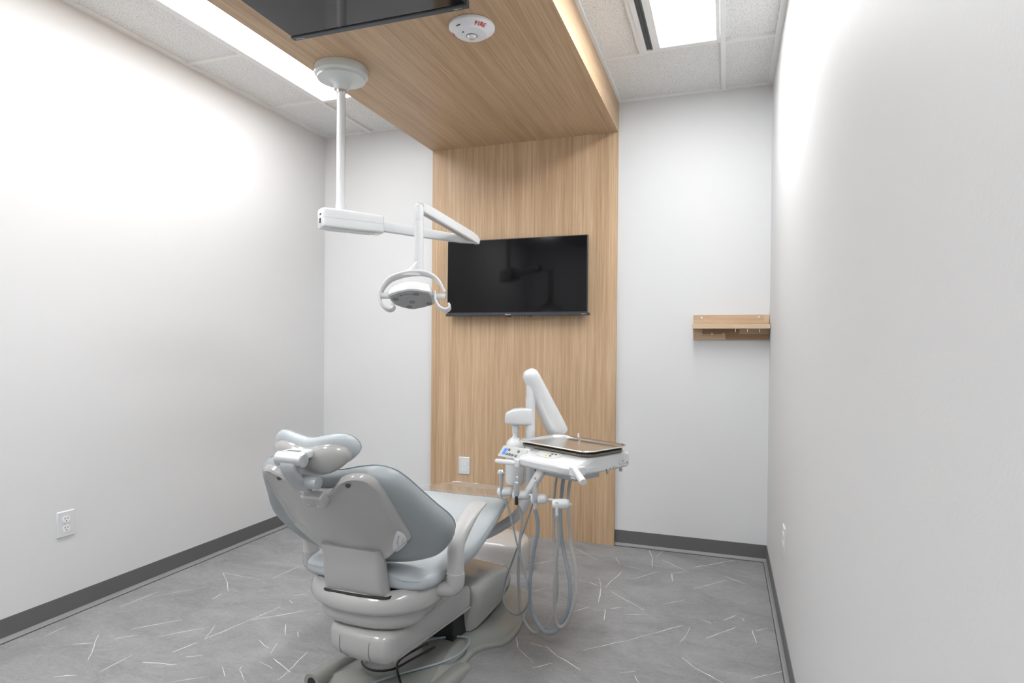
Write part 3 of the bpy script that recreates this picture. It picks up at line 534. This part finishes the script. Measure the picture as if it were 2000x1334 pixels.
# keypad on the body
Z = .8035; tl = math.atan2(.013, .045)
def kp(x, y, h): yy = y*math.cos(tl); return (x, -.152+yy, .7935+y*math.sin(tl)+h)
sec = [p[:2] for p in cr([(-.035, .022, 0), (.06, .022, 0), (.085, .014, 0), (.055, -.022, 0), (-.030, -.022, 0), (-.045, .0, 0)], 5, True)]
G().prism(sec, lambda u, v, h: kp(u, v, h), -.004, .0022).build('keypad', PANELG, DU)
def btn(pos, m_, rx=.0048, ry=.0036, name='button', fn=kp):
    g = G(); P = [(pos[0]+rx*math.cos(2*math.pi*k/14), pos[1]+ry*math.sin(2*math.pi*k/14)) for k in range(14)]; g.prism(P, fn, .0015, .0032); g.build(name, m_, DU)
for p in ((-.028, .006), (-.016, .012), (-.004, .014), (-.032, -.006), (-.020, -.002), (-.008, .002), (.004, .006), (-.026, -.014)): btn(p, WHITE, .0055, .0036)
btn((.010, -.010), YELLOW, .0062, .0045); btn((.030, .006), BLACK, .0055, .0042); btn((.048, .008), BLACK, .0055, .0042); btn((.032, -.010), BLACK, .0055, .0042)
# control panel on the left end
ctl = .55      # tilt
def cpn(x, y, h): return (x, -.200+(.022)+y*math.cos(1.05)-h*math.sin(1.05)+0, .780+y*math.sin(1.05)+h*math.cos(1.05)+.012*(x+.17)*1)
sec = [(-.258, -.026), (-.246, .026), (-.10, .026), (-.09, -.026)]
G().prism([p for p in sec], cpn, -.010, .0).build('control_panel', PANELG, DU, bevel=.002)
G().prism([(-.200, -.022), (-.19, .030), (-.095, .034), (-.09, -.022)], cpn, -.030, -.0095).build('panel_back', WHITE, DU, bevel=.006)
G().prism([(-.236, -.014), (-.230, .014), (-.212, .014), (-.218, -.014)], cpn, -.001, .0009).build('display', BLUE, DU)
for p in ((-.200, .010), (-.140, .009), (-.204, -.010), (-.186, -.010), (-.168, -.010), (-.147, -.012)): btn(p, DARKG, .0068, .0052, fn=cpn if True else None)
for p in ((-.200, .010), (-.140, .009), (-.204, -.010), (-.186, -.010), (-.168, -.010), (-.147, -.012)):
    g = G(); P = [(p[0]+.003*math.cos(2*math.pi*k/10), p[1]+.0018*math.sin(2*math.pi*k/10)) for k in range(10)]; g.prism(P, cpn, .003, .0036); g.build('button_mark', PANELG, DU)
# handles
G().lathe([(0, 0), (.007, 0), (.0095, .003), (.0102, .01), (.0105, .10), (.009, .125), (.0, .126)], (-.242, -.212, .7395), (1, .05, .06), 20).build('handle', WHITE, DU, smooth=40)
G().bb((-.130, -.213, .730), (-.100, -.165, .765)).build('handle_mount', WHITE, DU, bevel=.005)
hd = Vector((.84, -.42, -.33)).normalized()
h0 = Vector((.196, -.196, .768)); G().lathe([(0, 0), (.0125, .0), (.013, .02), (.0138, .085), (.0125, .090), (0, .0905)], h0, hd, 24).build('handle', WHITE, DU, smooth=40)
G().bb((.175, -.207, .742), (.212, -.150, .777)).bb((.176, -.20, .730), (.205, -.165, .745)).build('handle_mount', WHITE, DU, bevel=.004)
G().lathe([(0, 0), (.0135, 0), (.0135, .006), (.011, .007), (.0105, .004), (0, .004)], (.195, .082, .763), (1, 0, 0), 24).build('flow_gauge', CHROME, DU, smooth=30)
G().lathe([(0, 0), (.007, 0), (.007, .012), (0, .012)], (.185, .098, .722), n=14).build('toggle', GALU, DU); G().lathe([(0, 0), (.004, 0), (.004, .012), (0, .012)], (.185, .01, .721), n=12).build('toggle', GALU, DU)
for y, z, w_, h_ in ((-.01, .744, .003, .008), (.012, .745, .005, .002), (.015, .748, .001, .006), (.033, .746, .006, .0015), (.034, .750, .006, .0015), (.05, .748, .007, .0015), (.11, .756, .006, .0015), (.124, .757, .005, .008)): G().bb((.1945, y-w_/2, z-h_/2), (.1980, y+w_/2, z+h_/2)).build('side_marking', DARKG, DU)
# holder bracket, bar and holders
HB = -.19
g = G(); rings = []
for p, w_ in (((-.005, -.150, .752), .024), ((-.012, -.155, .735), .024), ((-.042, -.170, .680), .021), ((-.074, -.186, .625), .016), ((-.080, -.189, .614), .012)):
    rings.append([Vector(p)+Vector((x, y, 0)) for x, y in rrect(w_*2, .034, .012, 4)])
g.loft(rings).build('holder_bracket', WHITE, DU, smooth=50)
G().tube([(-.185, HB, .622), (.175, HB, .630)], .0055, 12).build('holder_bar', WHITEM, DU)
HX = (-.186, -.090, .018, .136)
for i, x in enumerate(HX):
    z = .617+.004*i; c = Vector((x, HB-.022, z)); g = G(); rings = []
    # a fat capsule lying across the bar, open slot at the front
    ax2 = Vector((.80, .60, .10)).normalized(); sd = Vector((0, 0, 1)).cross(ax2).normalized(); u2 = ax2.cross(sd)
    for d, r in ((-.030, .010), (-.027, .0165), (-.020, .0195), (.012, .0195), (.028, .0185), (.036, .014), (.039, .006)):
        rings.append([c+ax2*d+sd*math.cos(a)*r+u2*math.sin(a)*r for a in [2*math.pi*k/20 for k in range(20)]])
    g.loft(rings).build('holder', WHITE, DU, smooth=50)
    if i == 3: G().lathe([(0, 0), (.003, 0), (.003, .002), (0, .0024)], c+ax2*.031-sd*0+u2*.004+Vector((.006, -.012, 0)), (0.6, -.8, 0), 12).build('holder_screw', STEEL, DU)
# tray and its mat
def dw(a, b, z): return Vector((2.175+a*math.cos(DR)-b*math.sin(DR), -1.296+a*math.sin(DR)+b*math.cos(DR), z))
t = thing('tray_mat', 'dark ribbed rubber mat under the steel instrument tray', 'mat', (2.175, -1.296, .8045), DR)
M2 = rrect(.392, .250, .05, 8); g = G(); g.prism(M2, lambda u, v, h: (u+.0, v-.0, h), 0, .0095); g.build('mat', MATD, t)
g = G(); o2 = inset(M2, -.0002); n = len(o2)
per = 0
for i in range(n):
    a, b = o2[i], o2[(i+1) % n]; L_ = (b-a).length; k = max(1, int(L_/.006))
    for j in range(k):
        p = a+(b-a)*((j+.5)/k); per += 1
        if per > 260: break
        for zz in (.0028, .0066): g.box((p.x, p.y, zz), (.0028, .0028, .0018), Matrix.Rotation(math.atan2((b-a).y, (b-a).x), 3, 'Z'))
g.build('mat_dots', MATL, t)
t = thing('instrument_tray', 'shallow stainless steel instrument tray on top of the delivery unit', 'tray', (2.175, -1.296, .8155), DR)
o0 = rrect(.417, .277, .056, 10)
g = G(); R = []
for ins, z in ((.030, .0), (.020, .001), (.012, .006), (.006, .0125), (.001, .0135), (-.0005, .0118), (-.001, .010), (.0005, .0092), (.001, .0105), (.0055, .0110), (.0105, .005), (.019, -.0001)): R.append([(p.x, p.y, z) for p in inset(o0, ins)])
vs = [p for r in R for p in r]; n = len(R[0]); g.loft(R, cap=True); g.build('tray_pan', STEEL, t, smooth=60)
# ---------------------------------------------------------------- handpieces with their tubing
def hp(name, x, z0, prof, hose, r, hm_, label, tip=0):
    p0 = dw(x, HB-.040, 0); t = thing(name, label, 'dental handpiece', dw(x, HB-.040, z0), DR)
    b = t.location
    for nm, pr_, m_ in prof: G().lathe(pr_, n=20).build(nm, m_, t, smooth=35)
    pts = [Vector((q[0]-x, q[1]-(HB-.040), q[2]-z0)) for q in cr(hose, 6)]
    G().tube(pts, r, 10).build('hose', hm_, t)
    return t
HY = HB-.040
hp('air_water_syringe', HX[0], .64, [('head', [(0, .058), (.013, .058), (.0155, .062), (.0155, .067), (.010, .073), (0, .0745)], ALU), ('body', [(0, -.046), (.0045, -.046), (.0055, -.03), (.0065, .0), (.0085, .02), (.0095, .045), (.0135, .060), (0, .060)], GALU), ('button', [(0, .060), (.0168, .060), (.0168, .064), (0, .064)], WHITE)],
   [(HX[0], HY, .598), (-.163, -.212, .557), (-.139, -.203, .475), (-.105, -.195, .364), (-.067, -.187, .255), (-.071, -.178, .167), (-.145, -.170, .096), (-.236, -.162, .110), (-.243, -.153, .195), (-.191, -.145, .330), (-.137, -.137, .463), (-.101, -.128, .567), (-.085, -.115, .65), (-.075, -.10, .73)], .0037, HOSEB, 'grey air and water syringe in the leftmost holder, on the thinnest tube')
hp('polishing_motor', HX[1], .625, [('coupling', [(0, .054), (.0045, .054), (.0045, .066), (.0058, .067), (.0058, .073), (.004, .0745), (.0045, .082), (0, .083)], STEEL), ('body', [(0, -.004), (.0115, -.004), (.0122, .0), (.0122, .046), (.0115, .050), (.006, .055), (0, .055)], GALU), ('black_nut', [(0, -.040), (.0075, -.040), (.0080, -.03), (.0072, -.024), (.0072, -.002), (0, -.002)], BLACK)],
   [(HX[1], HY, .590), (-.089, -.203, .528), (-.118, -.187, .369), (-.137, -.170, .231), (-.134, -.153, .097), (-.079, -.137, .035), (-.024, -.120, .071), (.000, -.103, .138), (.010, -.087, .231), (-.020, -.070, .347), (-.050, -.053, .486), (-.060, -.037, .611), (-.062, -.02, .684), (-.06, -.01, .73)], .0058, HOSEG, 'short thick handpiece with a black nut on a warm grey hose')
hp('slim_handpiece', HX[2], .635, [('nose', [(0, .056), (.0042, .056), (.0042, .068), (.0030, .070), (.0045, .072), (.0045, .078), (0, .0785)], STEEL), ('body', [(0, -.022), (.0095, -.022), (.0115, -.012), (.0115, .0), (.0095, .03), (.0068, .050), (.0062, .060), (0, .060)], ALU), ('steel_nut', [(0, -.046), (.0055, -.046), (.0062, -.04), (.0068, -.022), (0, -.022)], STEEL)],
   [(HX[2], HY, .590), (.010, -.205, .510), (-.032, -.189, .381), (-.065, -.174, .253), (-.070, -.158, .141), (-.037, -.143, .075), (.008, -.128, .060), (.053, -.112, .101), (.085, -.097, .195), (.070, -.082, .290), (.014, -.066, .419), (-.012, -.051, .537), (-.020, -.035, .618), (-.022, -.02, .691), (-.02, -.01, .73)], .0080, HOSEB, 'slim tapered handpiece on the thick blue grey hose hanging lowest')
hp('hose_coupling', HX[3], .630, [('steel_sleeve', [(0, -.048), (.0048, -.048), (.0065, -.040), (.0055, -.036), (.0055, .006), (.0042, .010), (0, .010)], STEEL), ('clip', [(.0052, .006), (.0075, .006), (.0075, .0095), (.0052, .0095)], CHROME)],
   [(HX[3], HY, .588), (.122, -.203, .514), (.094, -.187, .383), (.072, -.170, .251), (.060, -.153, .151), (.067, -.137, .109), (.093, -.120, .132), (.121, -.103, .228), (.107, -.087, .343), (.066, -.070, .433), (.036, -.053, .547), (.020, -.037, .625), (.018, -.02, .688), (.02, -.01, .73)], .0070, HOSEG, 'empty steel hose coupling in the rightmost holder, without a handpiece')
# ================================================================ OPERATING LIGHT
OP = thing('operating_light', 'white ceiling mounted dental operating light with jointed arm', 'dental lamp', (1.035, -1.31, ZS))
o = Vector((1.035, -1.31, ZS))
def lw(x, y, z): return Vector((x, y, z))-o
G().lathe([(0, 0), (.122, 0), (.125, -.006), (.125, -.036), (.119, -.043), (.112, -.045), (.112, -.056), (.095, -.058), (.060, -.060), (.044, -.070), (.036, -.088), (.034, -.104), (0, -.104)], n=64).build('ceiling_cover', mat('pale_grey_green_cover', (.60, .63, .62), .3, coat=.2), OP, smooth=35)
G().lathe([(0, -.100), (.0265, -.100), (.0265, -.116), (.0235, -.120), (0, -.120)], n=32).build('chrome_collar', CHROME, OP, smooth=30)
G().lathe([(0, -.118), (.0205, -.118), (.0205, -.655), (0, -.655)], n=32).build('drop_pole', WHITE, OP, smooth=40)
G().lathe([(0, -.650), (.0225, -.650), (.024, -.672), (.024, -.695), (0, -.695)], n=32).build('pole_socket', WHITE, OP, smooth=40)
hd_ = math.radians(38); dr = Vector((math.sin(hd_), math.cos(hd_), 0)); px_ = Vector((math.cos(hd_), -math.sin(hd_), 0))
def sweep(g, P, secs):
    rings = []
    for i, (p, sec) in enumerate(zip(P, secs)):
        p = Vector(p); t_ = (Vector(P[min(i+1, len(P)-1)])-Vector(P[max(i-1, 0)])).normalized(); sd = t_.cross(Vector((0, 0, 1))).normalized(); u_ = sd.cross(t_)
        rings.append([p+sd*x+u_*y for x, y in sec])
    return g.loft(rings)
zc = 1.827-ZS
for nm, za, zb in (('housing_top', .0006, .046), ('housing_bottom', -.046, -.0002)):
    g = G(); R = []
    for d, k in ((-.098, .80), (-.094, .93), (-.084, 1), (.190, 1), (.200, .93), (.204, .80)):
        lo, hi = (za, zb*(.8+.2*k)) if za >= 0 else (za*(.8+.2*k), zb)
        sg = 1 if za >= 0 else -1; ro = [(x, z) for x, z in rrect(.100*k, hi-lo, .013, 4, (0, (hi+lo)/2))]
        R.append([dr*d+px_*((.0493*k if x > 0 else -.0493*k) if (z-(hi+lo)/2)*sg < -.004 else x)+Vector((0, 0, zc+z)) for x, z in ro])
    g.loft(R).build(nm, WHITE, OP, smooth=45)
G().box(dr*.05+Vector((0, 0, zc-.047)), (.07, .22, .006), Matrix.Rotation(-hd_, 3, 'Z')).build('housing_diffuser', WHITEM, OP, bevel=.002)
g = G().box(dr*-.099+px_*.012+Vector((0, 0, zc+.018)), (.018, .006, .006), Matrix.Rotation(-hd_, 3, 'Z')).box(dr*-.099+px_*.006+Vector((0, 0, zc-.012)), (.014, .006, .022), Matrix.Rotation(-hd_, 3, 'Z')); g.build('switch', BLACK, OP)
EL_ = dr*.742+Vector((0, 0, 1.800-ZS))
g = G(); P = [dr*.195+Vector((0, 0, 1.822-ZS)), dr*.45+Vector((0, 0, 1.812-ZS)), dr*.66+Vector((0, 0, 1.804-ZS)), dr*.742+Vector((0, 0, 1.7975-ZS))]
sweep(g, P, [rrect(.030, .050, .006, 3), rrect(.030, .048, .006, 3), rrect(.030, .042, .006, 3), rrect(.028, .020, .005, 3)]).build('lower_arm', WHITEM, OP, smooth=40)
J = lw(1.433, -1.249, 1.880)
d2 = (J-EL_); g = G(); P = [EL_-d2*.05+Vector((0, 0, .006)), EL_+Vector((0, 0, .010)), EL_+d2*.10+Vector((0, 0, .012)), EL_+d2*.95+Vector((0, 0, .0)), J+Vector((0, 0, .0))]
sweep(g, P, [rrect(.030, .034, .006, 3), rrect(.034, .046, .007, 3), rrect(.036, .048, .007, 3), rrect(.036, .050, .007, 3), rrect(.032, .046, .007, 3)]).build('upper_arm', WHITE, OP, smooth=40)
g = G(); sweep(g, [EL_+d2*.12+Vector((0, 0, -.0145)), EL_+d2*.93+Vector((0, 0, -.0255))], [rrect(.026, .004, .0015, 2)]*2).build('arm_underside', LAMPG, OP)
for q in (-.006, .010): G().lathe([(0, 0), (.0035, 0), (.0035, .003), (0, .003)], EL_-d2*.045+Vector((.0, .0, q)), (1, .1, 0), 10).build('elbow_screw', DARKG, OP)
T0, T1 = lw(1.431, -1.252, 1.895), lw(1.427, -1.256, 1.575)
G().lathe([(0, .318), (.012, .318), (.019, .310), (.0215, .296), (.0215, .240), (.0208, .239), (.0208, .237), (.0215, .236), (.0215, .05), (.0208, .049), (.0208, .047), (.0215, .046), (.0212, .0), (0, 0)], T1, n=32).build('drop_tube', WHITE, OP, smooth=30)
G().tube([T1+Vector((.004, 0, .318)), T1+Vector((.004, 0, .320))], .011, 16).build('tube_cap', GALU, OP)
# lamp head
HC = lw(1.400, -1.268, 1.462); yaw_ = YAW
X_ = Vector((math.cos(yaw_), math.sin(yaw_), 0)); Y_ = Vector((-math.sin(yaw_), math.cos(yaw_), 0)); tilt = math.radians(24); rl = math.radians(3)
X2 = (X_*math.cos(rl)+Vector((0, 0, 1))*math.sin(rl)); Zt = Vector((0, 0, 1))*math.cos(tilt)+Y_*math.sin(tilt); Z2 = (Zt-X2*Zt.dot(X2)).normalized(); Y2 = Z2.cross(X2)
def hl(x, y, z): return HC+X2*x+Y2*y+Z2*z
face = [p[:2] for p in cr([(-.102, -.030, 0), (-.092, -.062, 0), (.00, -.100, 0), (.080, -.075, 0), (.098, -.050, 0), (.100, .035, 0), (.085, .062, 0), (.0, .095, 0), (-.05, .078, 0), (-.090, .035, 0)], 4, True)]
pad(face, [(.006, -.022), (.0, -.018), (0, .0), (.006, .020), (.020, .034), (.045, .042)], hl, front=.048, caps=3).build('lamp_head', WHITE, OP, smooth=50)
pad(face, [(.0075, -.0215), (.009, -.0235)], hl, front=-.024, caps=2).build('lamp_face', LAMPG, OP)
pad([(x*.62+.005, y*.5-.005) for x, y in face], [(.0, -.0235), (.003, -.026)], hl, front=-.0265, caps=2).build('face_rise', LAMPG, OP)
for x, y in ((-.072, -.020), (.028, -.055), (0, .010), (-.022, .062), (.075, .040)):
    g = G(); g.lathe([(0, 0), (.014, 0), (.014, .001), (.010, .0016), (0, .0006)], hl(x, y, -.0245 if abs(x) > .03 or abs(y) > .03 else -.0265), -Z2, 20); g.build('lens', mat('lens_grey', (.22, .22, .23), .2), OP)
g = G().box(hl(-.042, -.052, -.0245), (.008, .006, .001), Matrix((X2, Y2, Z2)).transposed()); g.box(hl(-.005, -.060, -.0245), (.052, .0016, .001), Matrix((X2, Y2, Z2)).transposed()); g.build('face_mark', BLUEM, OP)
# yoke, neck, pivots and curled grips (yoke plane is upright)
def yl(x, y, z): return HC+X_*x+Y_*y+Vector((0, 0, z))
def band(g, P, w_, th, wdir):      # flat ribbon: width along wdir
    R = []
    for i, p in enumerate(P):
        t_ = (P[min(i+1, len(P)-1)]-P[max(i-1, 0)]).normalized(); nn = t_.cross(wdir).normalized()
        R.append([p+wdir*x+nn*y for x, y in rrect(w_, th, th*.45, 3)])
    return g.loft(R)
P = [Vector(q) for q in cr([yl(-.152, 0, -.012), yl(-.142, 0, .030), yl(-.105, .0, .075), (yl(-.04, 0, .100)), yl(.03, 0, .108), yl(.085, 0, .098), yl(.125, 0, .068), yl(.147, .0, .028), yl(.156, 0, .010)], 5)]
band(G(), P, .050, .010, Y2).build('yoke', WHITE, OP, smooth=45)
rings = []; e_ = yl(-.006, 0, .098)
for k, rx, ry in ((0, .0214, .0214), (.25, .0222, .0208), (.5, .028, .020), (.75, .040, .019), (1, .062, .018)):
    c = (T1+Vector((0, 0, .042)))*(1-k)+(e_-X_*.008)*k; rings.append([c+X_*math.cos(a)*rx+Y_*math.sin(a)*ry for a in [2*math.pi*q/24 for q in range(24)]])
G().loft(rings).build('neck', WHITE, OP, smooth=60)
for sx in (-1, 1): G().tube([yl(sx*.156, 0, 0), yl(sx*.095, 0, 0)], .014, 18).build('pivot', WHITE, OP)
for sx, ang in ((-1, 0), (1, 0)):
    b0 = Vector((sx*.150 if sx < 0 else .110, -.0, -.0))
    pts = [(0, .016), (.000, -.008), (.008, -.034), (.026, -.056), (.050, -.066), (.068, -.062), (.076, -.050), (.070, -.040)]
    P = [Vector(q) for q in cr([yl(b0.x+u_*1.0*(.9), -.020 if sx > 0 else -.012, z+.0) for u_, z in pts], 5)]
    band(G(), P, .038, .0115, Y2).build('grip', WHITE, OP, smooth=45)

# ================================================================ sub-parts: small pieces belong to the part they sit on
def base(n): return n.split('.')[0]
SUB = {'panel_seam': 'lift_housing', 'side_groove': 'lift_housing', 'seat_piping': 'seat_cushion', 'foot_cover_glint': 'foot_cover', 'back_piping': 'back_cushion', 'shell_screw': 'back_shell', 'emblem': 'back_shell',
       'headrest_piping': 'headrest_cushion', 'hinge_slot': 'hinge_bridge', 'hinge_screw': 'hinge_block', 'stem_gap_shade': 'back_stem', 'switch_tab': 'seat_frame',
       'button_mark': 'control_panel', 'display': 'control_panel', 'side_marking': 'instrument_body', 'flow_gauge': 'instrument_body', 'toggle': 'instrument_body', 'bottle_cap': 'water_bottle', 'holder_screw': 'holder',
       'logo': 'bottom_bezel', 'label': 'bottom_bezel', 'red_tag': 'bottom_bezel', 'switch': 'housing_top', 'housing_diffuser': 'housing_bottom', 'arm_underside': 'upper_arm', 'tube_cap': 'drop_tube', 'lens': 'lamp_face', 'face_rise': 'lamp_face', 'face_mark': 'lamp_face',
       'strobe_lens': 'body', 'lens_ring': 'body', 'lettering': 'body', 'sounder_slot': 'body', 'mat_dots': 'mat', 'pale_stave': 'back_board', 'dark_stave': 'back_board', 'chrome_collar': 'ceiling_cover', 'blade': 'slot'}
bpy.context.view_layer.update()
def mid(o): return o.matrix_world @ (sum((Vector(c) for c in o.bound_box), Vector())/8)
for t in [o for o in COL.objects if o.type == 'EMPTY']:
    kids = list(t.children)
    for k in kids:
        want = SUB.get(base(k.name))
        if base(k.name) == 'button' and any(base(q.name) == 'keypad' for q in kids):
            want = 'keypad' if (mid(k)-mid([q for q in kids if base(q.name) == 'keypad'][0])).length < .075 else 'control_panel'
        if base(k.name) == 'screw' and any(base(q.name) == 'back_board' for q in kids): want = 'back_board'
        if base(k.name) == 'screw' and any(base(q.name) == 'cover_plate' for q in kids): want = 'cover_plate'
        c_ = [q for q in kids if q is not k and base(q.name) == want]
        if c_:
            p = min(c_, key=lambda q: (mid(q)-mid(k)).length); ml = p.matrix_local.inverted() @ k.matrix_local
            k.parent = p; k.matrix_local = ml
